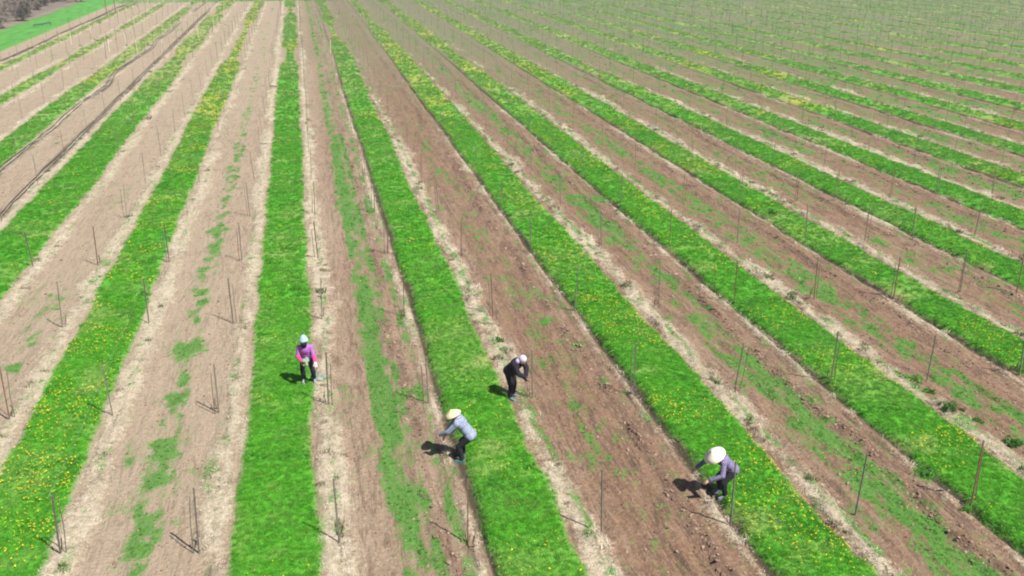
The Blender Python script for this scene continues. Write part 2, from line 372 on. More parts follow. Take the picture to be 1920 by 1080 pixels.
def leafy(seed, mat_, n=26):
    rr = random.Random(seed); V = []; Fq = []
    for i in range(n):
        a = rr.uniform(0, 6.283); el = rr.uniform(.1, 1.3); d = rr.uniform(.3, 1.0)
        p = Vector((math.cos(a)*math.cos(el)*d, math.sin(a)*math.cos(el)*d, .1+math.sin(el)*d*.75)); u = Vector((rr.gauss(0, 1), rr.gauss(0, 1), rr.gauss(0, .5))).normalized(); v = u.orthogonal().normalized()
        r = rr.uniform(.16, .3); b = len(V); V += [tuple(p-u*r), tuple(p-v*r*.6), tuple(p+u*r), tuple(p+v*r*.6)]; Fq.append((b, b+1, b+2, b+3))
    me = bpy.data.meshes.new('leaves'); me.from_pydata(V, [], Fq); me.materials.append(mat_); return me

def scatter(name, s, t, scl, meshes, label, zoff=0., tilt=.15, squash=1.0, cat=None):
    F = fields(s, t); z = height(s, t, F) + zoff
    x, y = st2xy(s, t); n = len(s)
    pm = bpy.data.meshes.new(name); pm.vertices.add(n); pm.vertices.foreach_set('co', np.stack([x, y, z], 1).astype(np.float32).ravel())
    r = np.stack([rng.normal(0, tilt, n), rng.normal(0, tilt, n), rng.uniform(0, 6.283, n)], 1).astype(np.float32)
    a = pm.attributes.new('turn', 'FLOAT_VECTOR', 'POINT'); a.data.foreach_set('vector', r.ravel())
    sc = np.stack([scl, scl, scl*squash*rng.uniform(.75, 1.25, n)], 1).astype(np.float32)
    a = pm.attributes.new('size', 'FLOAT_VECTOR', 'POINT'); a.data.foreach_set('vector', sc.ravel())
    if name == 'grass':
        far = F['far']; right = F['right']
        pa = np.clip(sst(-.05, .65, fbm(s/1.1, t/.8, 401))*.38 + F['dead']*.5 + far*(.22+.25*right) + .14*sst(95, 150, t) + .3*far*sst(3, -10, s), 0, .9)
        a = pm.attributes.new('patch', 'FLOAT', 'POINT'); a.data.foreach_set('value', pa.astype(np.float32))
        a = pm.attributes.new('rich', 'FLOAT', 'POINT'); a.data.foreach_set('value', (sst(.02, .6, fbm(s/.9, t/.6, 402))*.75*(1-far)).astype(np.float32))
    a = pm.attributes.new('pick', 'INT', 'POINT'); a.data.foreach_set('value', rng.integers(0, len(meshes), n).astype(np.int32))
    col = bpy.data.collections.new(name+'_kinds')
    for i, m_ in enumerate(meshes):
        col.objects.link(bpy.data.objects.new('%s_kind' % name, m_))
    o = link(name, pm)
    ng = bpy.data.node_groups.new(name, 'GeometryNodeTree')
    ng.interface.new_socket('Geometry', in_out='INPUT', socket_type='NodeSocketGeometry'); ng.interface.new_socket('Geometry', in_out='OUTPUT', socket_type='NodeSocketGeometry')
    N, L = ng.nodes, ng.links
    gi = N.new('NodeGroupInput'); go = N.new('NodeGroupOutput'); ip = N.new('GeometryNodeInstanceOnPoints')
    ci = N.new('GeometryNodeCollectionInfo'); ci.inputs['Collection'].default_value = col; ci.inputs['Separate Children'].default_value = True; ci.inputs['Reset Children'].default_value = True
    def na(nm, ty):
        q = N.new('GeometryNodeInputNamedAttribute'); q.data_type = ty; q.inputs['Name'].default_value = nm; return q.outputs['Attribute']
    ip.inputs['Pick Instance'].default_value = True
    L.new(gi.outputs[0], ip.inputs['Points']); L.new(ci.outputs[0], ip.inputs['Instance']); L.new(na('pick', 'INT'), ip.inputs['Instance Index'])
    er = N.new('FunctionNodeEulerToRotation'); L.new(na('turn', 'FLOAT_VECTOR'), er.inputs[0]); L.new(er.outputs[0], ip.inputs['Rotation'])
    L.new(na('size', 'FLOAT_VECTOR'), ip.inputs['Scale']); L.new(ip.outputs[0], go.inputs[0])
    md = o.modifiers.new('scatter', 'NODES'); md.node_group = ng
    tag(o, label, cat, None, 'stuff'); return o

def sample(n_per, y0, y1, accept, pre=None):
    # random points in the part of the field between two distances, with a margin beside the frame
    w1 = .575*y1+3.5
    n = int(n_per*(y1-y0)*2*w1); out = []
    while n > 0:
        c = min(n, 900000); n -= c
        y = rng.uniform(y0, y1, c); x = rng.uniform(-w1, w1, c)
        m = np.abs(x) < .575*y+3.5; x = x[m]; y = y[m]
        s, t = xy2st(x, y)
        if pre is not None:
            q = np.searchsorted((SC[1:]+SC[:-1])/2, s); d = SW[q]-np.abs(s-SC[q]); m = (d > pre[0]) & (d < pre[1]) & (s > EDGE_F-2); s = s[m]; t = t[m]
        F = fields(s, t); p = accept(s, t, F)
        k = rng.random(len(s)) < p; out.append(np.stack([s[k], t[k]]))
    return np.concatenate(out, 1)

def three(acc, dens, sizes, pre=None, ys=(13.2, 30, 62, 178)):
    S_, T_, Z_ = [], [], []
    for i in range(len(dens)):
        p = sample(dens[i], ys[i], ys[i+1], acc, pre)
        S_.append(p[0]); T_.append(p[1]); Z_.append(sizes[i]*rng.uniform(.7, 1.3, p.shape[1]))
    return np.concatenate(S_), np.concatenate(T_), np.concatenate(Z_)

tufts = [blades(16, .9, .85, .17, 30+i, 1.1, M_GRASS) for i in range(4)]
s_, t_, z_ = three(lambda s, t, F: sst(-.07, .16, F['g'])*(1-.92*F['dead'])*(F['lush'] < .5), (330, 90, 18), (.062, .10, .17), (-.35, 9))
scatter('grass', s_, t_, z_, tufts, 'short green grass growing in the long strips between the vine rows', -.012, .12, .9, 'grass')
print('grass', len(s_))
wt = [blades(12, .8, .7, .20, 60+i, 1.0, M_WEED) for i in range(3)]+[leafy(70, M_WEED), leafy(71, M_WEED)]
s_, t_, z_ = three(lambda s, t, F: sst(.12, .5, F['w'])*(F['g'] < -.03)*.8, (170, 40, 7), (.055, .085, .15), (-9, .2))
scatter('weeds', s_, t_, z_, wt, 'low green weeds scattered over the tilled soil lanes', -.01, .15, .6, 'weeds')
print('weeds', len(s_))
st = [blades(14, 1.1, .42, .10, 80+i, 2.6, M_STRAW) for i in range(4)]
s_, t_, z_ = three(lambda s, t, F: sst(-.02, .30, F['b'])*(F['g'] < .02), (100, 24, 4), (.09, .14, .24), (-1.8, .2))
scatter('dry_straw', s_, t_, z_, st, 'pale dry straw lying along the margins of the grass strips', -.012, .2, .8, 'straw')
print('straw', len(s_))
M_OLIVE = inst_mat('olive_tufts', [(0, (.05, .075, .02)), (.5, (.10, .12, .045)), (1, (.17, .15, .08))], .8, .15)
sm = [blades(34, 1.0, .75, .16, 90+i, 1.3, M_STRAW) for i in range(3)]+[blades(34, 1.0, .95, .16, 95+i, .9, M_OLIVE) for i in range(2)]
s_, t_, z_ = three(lambda s, t, F: sst(.15, .40, F['b'])*(F['g'] < -.05)*(.15+.85*F['right']*(F['side'] > 0))*(vn(s/.45, t/.4, 300) > .08), (24, 13, 2.2), (.12, .15, .22), (-1.8, .2))
scatter('straw_tussocks', s_, t_, z_, sm, 'pale matted tussocks of dead grass along the vine rows', -.02, .2, .8, 'dead grass')
print('tussocks', len(s_))
cl = [lump(100+i, .6, 1, M_CLOD) for i in range(5)]
s_, t_, z_ = three(lambda s, t, F: (F['g'] < -.08)*(F['b'] < .12)*(.10+.25*F['right']*(vn(s/.7, t/1.2, 301) > 0)), (95, 22), (.024, .035))
a_, b_, c_ = three(lambda s, t, F: F['cl']*.8, (130, 30), (.034, .045))
s_ = np.concatenate([s_, a_]); t_ = np.concatenate([t_, b_]); z_ = np.concatenate([z_, c_])*np.exp(rng.normal(0, .25, len(s_)+len(a_)*0))
scatter('soil_clods', s_, t_, z_, cl, 'crumbly brown clods turned up along the tilled lanes', .0, .4, 1.0, 'soil')
print('clods', len(s_))
fl = [disc(i, M_YEL) for i in range(6)]
s_, t_, z_ = three(lambda s, t, F: np.clip(F['f']-.25, 0, 2)*.5*((F['g'] > .02)+.10*(F['w'] > .35)), (95, 22, 4), (.0165, .024, .048))
scatter('dandelions', s_, t_, z_, fl, 'yellow dandelion flowers dotted over the grass strips', .05, .1, 1.2, 'flowers')
print('flowers', len(s_))

# ------------------------------------------------------------------ trellis posts
def zat(s, t):
    a = np.array([s]); b = np.array([t]); return float(height(a, b, fields(a, b))[0])
def post_mesh(m_, h=1.55, seed=0):
    bm = bmesh.new(); w = .0145; l = .013
    prof = [(-w, -l), (w, -l), (w, -l+.008), (-w+.010, -l+.008), (-w+.010, l-.008), (w, l-.008), (w, l), (-w, l)]   # open C section
    lo = [bm.verts.new((x, y, -.15)) for x, y in prof]; hi = [bm.verts.new((x, y, h)) for x, y in prof]
    for i in range(8): bm.faces.new((lo[i], lo[(i+1) % 8], hi[(i+1) % 8], hi[i]))
    bm.faces.new(hi); bm.faces.new(lo[::-1])
    for z in (.55, .95, 1.3):        # wire hooks
        r = bmesh.ops.create_cube(bm, size=1); bmesh.ops.scale(bm, vec=(.014, .05, .022), verts=r['verts']); bmesh.ops.translate(bm, vec=(w+.005, 0, z), verts=r['verts'])
    me = bm2me(bm, 'trellis_post'); me.materials.append(m_); return me
def stake_mesh(m_, h=1.35, r=.011, bend=.03):
    bm = bmesh.new(); tube(bm, [(0, 0, -.1), (bend, 0, h*.5), (bend*.3, bend*.4, h)], [r, r, r*.8], 5)
    me = bm2me(bm, 'extra_stake'); me.materials.append(m_); return me
def slim(me):
    for v in me.vertices: v.co.x *= .6; v.co.y *= .6
    return me
M_POSTD = simple('greyed_steel', (.14, .13, .11), .7, .2, .3, 6)
PF = [slim(post_mesh(M_POSTD)), slim(post_mesh(M_POSTB))]
PM = [post_mesh(M_POSTA), post_mesh(M_POSTB), post_mesh(M_POSTA, 1.42)]
SM = [stake_mesh(M_POSTA), stake_mesh(M_POSTB, 1.2, .012, -.02)]
def vine_mesh(seed):
    rr = random.Random(seed); bm = bmesh.new()
    p = Vector((0, 0, -.05)); pts = [p.copy()]
    for i in range(4): p = p+Vector((rr.uniform(-.05, .05), rr.uniform(-.05, .05), .11)); pts.append(p.copy())
    tube(bm, pts, [.026, .022, .02, .022, .024], 6)
    for j in range(5):
        a = rr.choice([0, math.pi])+rr.uniform(-.7, .7); q = pts[rr.choice([2, 3, 4])].copy(); br = [q.copy()]; up = rr.uniform(-.03, .12)
        for i in range(4):
            q = q+Vector((math.sin(a)*.03+rr.uniform(-.03, .03), math.cos(a)*.11, up+rr.uniform(-.04, .03))); br.append(q.copy())
        tube(bm, br, [.009, .007, .006, .005, .003], 4)
    me = bm2me(bm, 'grapevine'); me.materials.append(M_TWIG); return me
VM = [vine_mesh(i) for i in range(6)]

rows = [(-.575, 4, 'left'), (-.366, 4, 'right'), (-.152, 5, 'left'), (.074, 5, 'right'), (.287, 6, 'left'), (.512, 6, 'right'), (.730, 7, 'left'), (.956, 7, 'right'),
        (1.172, 8, 'left'), (1.40, 8, 'right'), (1.625, 9, 'left'), (1.826, 9, 'right')]
for i, (c, w) in enumerate(STRIPS):
    if i < 4 or i > 9: rows += [(c-.112, i, 'left'), (c+.112, i, 'right')]
rows.sort()
NAMES = {0: 'the sixth strip left of the pink-sleeved worker', 1: 'the fourth strip left of the pink-sleeved worker', 2: 'the third strip left of the pink-sleeved worker',
         3: 'the second strip left of the pink-sleeved worker', 4: 'the strip next left of the pink-sleeved worker', 5: 'the strip beside the pink-sleeved worker',
         6: 'the strip between yellow-hatted and white-hooded workers', 7: 'the strip beside the white-conical-hatted worker', 8: 'the first strip right of the conical-hatted worker',
         9: 'the second strip right of the conical-hatted worker', 10: 'the third strip right of the conical-hatted worker', 11: 'the fourth strip right of the conical-hatted worker'}
NAMES[0] = 'the fifth strip left of the pink-sleeved worker'
ORD = ['first', 'second', 'third', 'fourth', 'fifth', 'sixth', 'seventh', 'eighth', 'ninth', 'tenth']
def in_view(x, y, m=1.02):
    zc = y*math.cos(PITCH)+(H)*math.sin(PITCH); v = (-(-H)*math.cos(PITCH)-y*math.sin(PITCH))/zc
    px = 960+FPX*x/zc; py = 540+FPX*v
    return px, py
allp = []
for k, sid, side in rows:
    y1 = 780-(k+.365)*38.5 if k < 1.9 else 692.8 
    s = k2s(k)
    # the posts stand nearly level across the rows
    xa, ya = px2xy(550+k*(y1-HORIZ), y1) if -.7 < k < 1.9 else (None, None)
    if xa is not None: t1 = xy2st(xa, ya)[1]
    else:
        ka = -.6 if k < 0 else 1.8
        t1a = []
        for q in (-.575, 1.8):
            yq = 780-(q+.365)*38.5; t1a.append(xy2st(*px2xy(550+q*(yq-HORIZ), yq))[1])
        t1 = t1a[0]+(k+.575)/(1.8+.575)*(t1a[1]-t1a[0])
    row = []
    for i in range(-12, 45):
        t = t1+6.15*i+rng.normal(0, .10); ss = s+rng.normal(0, .03)
        if t > T_END-4: continue
        x, y = st2xy(ss, t)
        if y < 10: continue
        px, py = in_view(x, y)
        if not (-25 < px < 1945 and py < 1165 and py > -5): continue
        row.append((y, ss, t, x, px, py))
    row.sort()
    n = 0
    for (y, ss, t, x, px, py) in row:
        vis = 0 <= px < 1920 and py < 1080
        allp.append((math.hypot(x, y), ss, t, x, y, sid, side, n if vis else None, px, py)); n += vis
allp.sort()
print('posts', len(allp))
SHARE = 'thin dark trellis post, small in the distance, one of many up the vineyard'
stuffV = []; count = 0; near_posts = []
far_bm = bmesh.new()
for (d, ss, t, x, y, sid, side, n, px, py) in allp:
    z = zat(ss, t); r = random.Random(int(ss*100+t*10))
    kind = r.choice([0, 0, 1, 2]); lean = Euler((r.gauss(0, .03), r.gauss(0, .03), -0+YAW+r.uniform(-.4, .4)))
    if count < 300:
        o = link('trellis_post', PM[kind] if d < 42 else PF[kind % 2]); o.location = (x, y, z); o.rotation_euler = lean; count += 1
        if d < 50 and r.random() < .5:
            q = link('extra_stake', SM[r.choice([0, 0, 1])], o); q.location = (r.choice([-1, 1])*r.uniform(.07, .13), r.uniform(-.05, .05), 0); q.rotation_euler = (0, r.gauss(0, .02), r.uniform(0, 6))  # thin stake added only to give the post a doubled outline
        col = 'rusty' if kind == 1 else 'dark'
        if n is not None and n < 8 and sid in NAMES and d < 62:
            lab = 'thin %s post, %s from front, %s edge, %s' % (col, ORD[n], side, NAMES[sid])
            near_posts.append((o, n, sid, side, ss, t))
        else: lab = SHARE
        tag(o, lab, 'post', 'trellis posts along the vine rows')
    else:
        M = Matrix.Translation((x, y, z)) @ lean.to_matrix().to_4x4(); w = .015
        vs = [far_bm.verts.new(M @ Vector(p)) for p in ((-w, -w, -.05), (w, -w, -.05), (w, w, -.05), (-w, w, -.05), (-w, -w, 1.5), (w, -w, 1.5), (w, w, 1.5), (-w, w, 1.5))]
        for f in ((0, 1, 5, 4), (1, 2, 6, 5), (2, 3, 7, 6), (3, 0, 4, 7), (4, 5, 6, 7)): far_bm.faces.new([vs[q] for q in f])
fp = link('distant_trellis_posts', bm2me(far_bm, 'distant_trellis_posts'), None, simple('sunbleached_steel', (.13, .125, .10), .7))
tag(fp, 'many thin trellis posts standing in rows toward the far end of the vineyard', 'posts', 'trellis posts along the vine rows', 'stuff')

for (o, n, sid, side, ss, t) in near_posts:
    r = random.Random(int(ss*31+t*77))
    if o.location.y > 36 or r.random() < .35: continue
    v = link('grapevine', r.choice(VM)); s2 = ss+r.uniform(-.1, .1); t2 = t+r.choice([-1, 1])*r.uniform(.15, .35)
    x, y = st2xy(s2, t2); v.location = (x, y, zat(s2, t2)); v.rotation_euler = (0, 0, YAW+r.uniform(-.3, .3)); sc = r.uniform(.55, .85); v.scale = (sc, sc, sc)
    tag(v, 'low twiggy vine by %s post, %s edge, %s' % (ORD[n], side, NAMES[sid]), 'vine', 'pruned vines along the rows')

# pale plastic stakes in the far left rows
pm = stake_mesh(M_POSTC, 1.3, .028, .01)
for i, (px, py) in enumerate([(305, 97), (205, 97), (134, 84), (236, 80), (402, 55), (440, 60), (277, 8), (306, 8), (620, 100), (170, 62), (258, 100), (372, 70)]):
    x, y = px2xy(px, py); s, t = xy2st(x, y); o = link('pale_stake', pm); o.location = (x, y, zat(s, t)); o.rotation_euler = (.03*(i % 3-1), .02, i)
    tag(o, 'pale yellowish stake standing far off among the rows at upper left', 'stake', 'pale stakes at upper left')

# the trellis wire left on one row, from post to post
wr = sorted([q for q in near_posts if q[2] == 4 and q[3] == 'right'], key=lambda q: q[5])
if len(wr) > 3:
    bm = bmesh.new()
    for a, b in zip(wr[:3], wr[1:4]):
        A = a[0].location + Vector((0, 0, 1.36)); B_ = b[0].location + Vector((0, 0, 1.36))
        tube(bm, [A+(B_-A)*q-Vector((0, 0, .10*4*q*(1-q))) for q in (0, .2, .4, .6, .8, 1)], .004, 4)
    w = link('trellis_wire', bm2me(bm, 'trellis_wire', True), None, M_WIRE); tag(w, 'thin pale green wire strung between the posts beside the lower left dandelion strip', 'wire')

# black hoses lying along two rows on the left
def hose(kr, amp, t0, t1, seed, label):
    rr = random.Random(seed); c = k2s(kr); root = bpy.data.objects.new('irrigation_hose', None); C.objects.link(root)
    x, y = st2xy(c, t0); root.location = (x, y, 0)
    for q in range(2):
        bm = bmesh.new(); ts = np.arange(t0, t1, 1.0)
        sv = c + amp*2*vn(ts/9, ts*0+kr, 55) + .12*(q*2-1) + .16*vn(ts/2.3, ts*0+q, 500+seed)
        zz = height(sv, ts, fields(sv, ts)); xx, yy = st2xy(sv, ts)
        tube(bm, [(xx[i]-x, yy[i]-y, zz[i]+.035) for i in range(len(ts))], .024, 5)
        link('hose_line', bm2me(bm, 'hose_line', True), root, M_HOSE)
    tag(root, label, 'hose', 'black hoses at upper left')
hose(-1.02, .02, 44, 165, 1, 'pair of black hoses lying straight along the upper left grass strip edge')
hose(-1.2, .35, 50, 120, 2, 'black hoses meandering beside the third grass strip at upper left')
hose(-2.18, .15, 100, 172, 3, 'black hoses along the row nearest the bright green field')

# ------------------------------------------------------------------ weed clumps one can point to
def clump_mesh(seed, n=260, r=.24):
    rr = random.Random(seed); V = []; Fq = []
    for i in range(n):
        a = rr.uniform(0, 6.283); el = math.asin(rr.uniform(0, 1)); d = r*rr.uniform(.55, 1.05)*(1+.25*math.sin(a*3+seed))
        p = Vector((math.cos(a)*math.cos(el)*d, math.sin(a)*math.cos(el)*d, math.sin(el)*d*.85)); u = (p.normalized()+Vector((rr.gauss(0, .5), rr.gauss(0, .5), rr.gauss(0, .5)))).normalized(); v = u.orthogonal().normalized()
        q = rr.uniform(.03, .05); b = len(V); V += [tuple(p-u*q), tuple(p-v*q*.5), tuple(p+u*q*1.3), tuple(p+v*q*.5)]; Fq.append((b, b+1, b+2, b+3))
    me = bpy.data.meshes.new('weed_clump'); me.from_pydata(V, [], Fq); me.materials.append(M_WEED); return me
CM = [clump_mesh(i) for i in range(3)]
clumps = [(1716, 712, 1.1, 'rounded bright green weed clump at the foot of a right-hand post'), (1741, 735, .7, 'small green weed beside pale straw, below the rounded clump'),
          (1778, 770, 1.0, 'dark green weed clump in the straw margin at right, near its dandelions'), (1802, 768, .5, 'tiny weed just right of the dark green clump'),
          (1832, 790, .6, 'light green weed tuft in the right straw margin past the dark clump'), (1734, 890, .9, 'flat green weed patch on the straw band at lower right'),
          (1899, 832, .9, 'grey green weed clump in the straw at the right edge'), (1812, 958, .6, 'small dark weed at the foot of the lower right post'),
          (1378, 1052+0, .6, 'dark weed at the lower grass edge near bottom right'), (1448, 405, .9, 'weed clump on the straw margin far up the right strip'),
          (935, 642, .7, 'low weed on the straw margin left above the white-hooded worker'), (1240, 930, .6, 'green weed behind the shadow of the conical-hatted worker')]
clumps = [c for c in clumps if c[0] not in (1378, 1240)]
for i, (px, py, sc, lab) in enumerate(clumps):
    x, y = px2xy(px, py); s, t = xy2st(x, y); o = link('weed_clump', CM[i % 3]); o.location = (x, y, zat(s, t)-.02); o.scale = (sc, sc, sc*.9); o.rotation_euler = (0, 0, i*1.3)
    tag(o, lab, 'weed', 'weed clumps in the straw margins')

# ------------------------------------------------------------------ people
def voxel(name, build, vox, parent, material, smooth=4):
    bm = bmesh.new(); build(bm); me = bpy.data.meshes.new(name); bm.to_mesh(me); bm.free()
    o = bpy.data.objects.new(name, me); C.objects.link(o)
    r = o.modifiers.new('r', 'REMESH'); r.mode = 'VOXEL'; r.voxel_size = vox; r.use_smooth_shade = True
    sm_ = o.modifiers.new('s', 'SMOOTH'); sm_.factor = .5; sm_.iterations = smooth
    dg = bpy.context.evaluated_depsgraph_get(); ev = o.evaluated_get(dg); m2 = bpy.data.meshes.new_from_object(ev)
    o.modifiers.clear(); o.data = m2; m2.name = name; bpy.data.meshes.remove(me)
    m2.materials.clear(); m2.materials.append(material); o.parent = parent
    for p in m2.polygons: p.use_smooth = True
    return o
def capsule(bm, a, b, ra, rb, n=12):
    a = Vector(a); b = Vector(b)
    for p, r in ((a, ra), (b, rb)):
        bmesh.ops.create_uvsphere(bm, u_segments=n, v_segments=8, radius=r, matrix=Matrix.Translation(p))
    d = b-a
    if d.length > 1e-4:
        M = Matrix.Translation((a+b)/2) @ d.to_track_quat('Z', 'Y').to_matrix().to_4x4()
        bmesh.ops.create_cone(bm, cap_ends=True, segments=n, radius1=ra, radius2=rb, depth=d.length, matrix=M)
def ell(bm, c, r, R=None):
    M = Matrix.Translation(Vector(c)) @ (R.to_4x4() if R is not None else Matrix()) @ Matrix.Diagonal((r[0], r[1], r[2], 1))
    bmesh.ops.create_uvsphere(bm, u_segments=20, v_segments=12, radius=1, matrix=M)
def lathe(bm, prof, R, c, n=40, wob=0.):
    rings = []
    for r, z in prof:
        rings.append([bm.verts.new(Vector(c) + R @ Vector((r*math.cos(q*2*math.pi/n), r*math.sin(q*2*math.pi/n), z+wob*r*math.sin(q*6*math.pi/n)))) for q in range(n)])
    for i in range(len(rings)-1):
        for q in range(n): bm.faces.new((rings[i][q], rings[i][(q+1) % n], rings[i+1][(q+1) % n], rings[i+1][q]))

M_SKIN = simple('skin', (.42, .24, .16), .55, 0, .08)
def cloth(name, col, vary=.2, scale=30): return simple(name, col, .9, 0, vary, scale)
def plaid(name, a, b):
    m, N, L, B = mat(name, .9); tc = N.new('ShaderNodeTexCoord')
    f = None
    for ax in ('X', 'Z', 'DIAGONAL'):
        w = N.new('ShaderNodeTexWave'); w.bands_direction = ax; w.inputs['Scale'].default_value = 11; w.inputs['Distortion'].default_value = 3.0; w.inputs['Detail Scale'].default_value = 3; L.new(tc.outputs['Object'], w.inputs['Vector'])
        f = w.outputs['Fac'] if f is None else math_(N, L, 'MULTIPLY', f, math_(N, L, 'ADD', w.outputs['Fac'], .25))
    L.new(ramp(N, L, f, [(.05, a), (.5, b)]), B.inputs['Base Color']); return m

def hand(bm, wrist, dirv, side):
    # palm with five bent fingers
    d = Vector(dirv).normalized(); up = Vector((0, 0, 1)); sdw = d.cross(up).normalized() if abs(d.z) < .95 else Vector((0, 1, 0)); nrm = sdw.cross(d).normalized()
    w = Vector(wrist); capsule(bm, w, w+d*.05, .026, .030); capsule(bm, w+sdw*.018+d*.03, w+d*.085+sdw*.026, .022, .017); capsule(bm, w-sdw*.018+d*.03, w+d*.085-sdw*.026, .022, .017)
    for i, ln in enumerate((.062, .075, .07, .055)):
        o = (i-1.5)*.021; a = w+d*.088+sdw*o; b = a+d*ln*.5-nrm*.012; c = b+d*ln*.3-nrm*ln*.45
        capsule(bm, a, b, .0115, .0105, 8); capsule(bm, b, c, .0105, .009, 8)
    a = w+d*.035+sdw*side*.03; b = a+d*.03+sdw*side*.028-nrm*.01; c = b+d*.035-nrm*.015
    capsule(bm, a, b, .014, .012, 8); capsule(bm, b, c, .012, .010, 8)

def person(loc, rz, J, mats, label, extra):
    """J: joints in the person's own frame, facing +x, z up; left is +y."""
    root = bpy.data.objects.new('person', None); C.objects.link(root); root.location = loc; root.rotation_euler = (0, 0, rz)
    root.scale = [mats.get('scale', 1.0)]*3
    tag(root, label, 'person', 'workers stooping in the vineyard')
    V = {k: Vector(v) for k, v in J.items()}
    pel, che, nek, hed = V['pelvis'], V['chest'], V['neck'], V['head']
    sp = (che-pel).normalized(); side = Vector((0, 1, 0)); fw = side.cross(sp).normalized()
    RT = Matrix((fw, side, sp)).transposed()          # torso frame
    hd = (hed-nek).normalized(); look = V['look'].normalized(); hz = (hd - look*hd.dot(look)).normalized(); hy = hz.cross(look).normalized()
    RH = Matrix((look, hy, hz)).transposed()          # head frame: x = face
    bulk = mats.get('bulk', .018)
    def torso(bm, g=0.):
        ell(bm, pel+sp*.02, (.115+g, .165+g, .12+g), RT); ell(bm, pel.lerp(che, .45), (.105+g, .145+g, .16+g), RT); ell(bm, che, (.12+g, .165+g, .17+g), RT)
        for q, s_ in (('l', 1), ('r', -1)): capsule(bm, che+sp*.08+side*s_*.06, V['sh'+q], .075+g, .058+g)
    def arm(bm, q, g=0., lo=True, up=True, cuff=1.):
        if up: capsule(bm, V['sh'+q], V['el'+q], .052+g, .042+g)
        if lo: capsule(bm, V['el'+q], V['el'+q].lerp(V['wr'+q], cuff), .041+g, .029+g)
    def leg(bm, q, g=0., end=1.):
        capsule(bm, V['hip'+q], V['kn'+q], .085+g, .058+g); capsule(bm, V['kn'+q], V['kn'+q].lerp(V['an'+q], end*.45), .057+g, .058+g); capsule(bm, V['kn'+q].lerp(V['an'+q], end*.45), V['kn'+q].lerp(V['an'+q], end), .056+g, .036+g)
    def body(bm):
        torso(bm)
        capsule(bm, che+sp*.13, nek, .062, .052); capsule(bm, nek, hed-hz*.06, .052, .055)
        ell(bm, hed, (.095, .075, .115), RH); ell(bm, hed+look*.02-hz*.06, (.07, .058, .06), RH)
        capsule(bm, hed+look*.09+hz*.005, hed+look*.112-hz*.022, .010, .015, 8)                      # nose
        capsule(bm, hed+look*.088-hz*.055-hy*.016, hed+look*.088-hz*.055+hy*.016, .011, .011, 8)      # mouth
        for s_ in (1, -1):
            ell(bm, hed+hy*s_*.078-hz*.01, (.02, .010, .032), RH); capsule(bm, hed+look*.083+hy*s_*.03+hz*.022, hed+look*.083+hy*s_*.034+hz*.022, .013, .013, 8)
        for q, s_ in (('l', 1), ('r', -1)):
            arm(bm, q); hand(bm, V['wr'+q], V['wr'+q]-V['el'+q], -s_ if V['wr'+q].z < V['el'+q].z else s_); leg(bm, q)
            capsule(bm, V['an'+q]+Vector((-.03, 0, -.03)), V['an'+q]+Vector((.15, s_*.02, -.055)), .036, .028)
    voxel('body', body, .0098, root, M_SKIN, 2)
    def shirt(bm):
        torso(bm, bulk); ell(bm, pel-sp*.03, (.117+bulk, .167+bulk, .10), RT)
        for q in 'lr': arm(bm, q, bulk*.8, lo=mats.get('lower_sleeves') is None, cuff=.88)
        for i in range(5):                     # folds across the back and belly
            c = pel.lerp(che, .1+.2*i); capsule(bm, c+side*.12+fw*.10, c-side*.10+fw*.105+sp*.04, .018, .012)
            capsule(bm, c+side*.10-fw*.095+sp*.02, c-side*.12-fw*.10, .016, .012)
    voxel('shirt', shirt, .013, root, mats['shirt'], 3)
    if mats.get('lower_sleeves'):
        for q in 'lr': voxel('sleeve', lambda bm: arm(bm, q, .017, up=False, cuff=.85), .011, root, mats['lower_sleeves'], 2)
    def trous(bm):
        ell(bm, pel-sp*.02, (.128, .175, .13), RT)
        for q in 'lr':
            leg(bm, q, .017, .9); capsule(bm, V['kn'+q].lerp(V['an'+q], .75), V['kn'+q].lerp(V['an'+q], .88), .062, .066)
    voxel('trousers', trous, .013, root, mats['trousers'], 3)
    for q, s_ in (('l', 1), ('r', -1)):
        def boot(bm):
            a = V['an'+q]; capsule(bm, a+Vector((-.03, 0, -.035)), a+Vector((.16, s_*.02, -.05)), .048, .042)
            capsule(bm, a+Vector((-.005, 0, -.02)), a.lerp(V['kn'+q], .30*mats.get('boot', 1)), .05, .056)
            bmesh.ops.create_cube(bm, size=1, matrix=Matrix.Translation(a+Vector((.06, s_*.01, -.082))) @ Matrix.Diagonal((.27, .09, .02, 1)))
        voxel('boot', boot, .010, root, mats['boots'], 1)
    extra(root, V, RH, hed, look, hy, hz, RT, side, sp, fw)
    return root

def base_z(px, py):
    x, y = px2xy(px, py); s, t = xy2st(x, y); return x, y, zat(s, t)
def add(name, bm, parent, m_, smooth=True, solid=0.):
    me = bm2me(bm, name, smooth); o = link(name, me, parent, m_)
    if solid:
        q = o.modifiers.new('t', 'SOLIDIFY'); q.thickness = solid
    return o

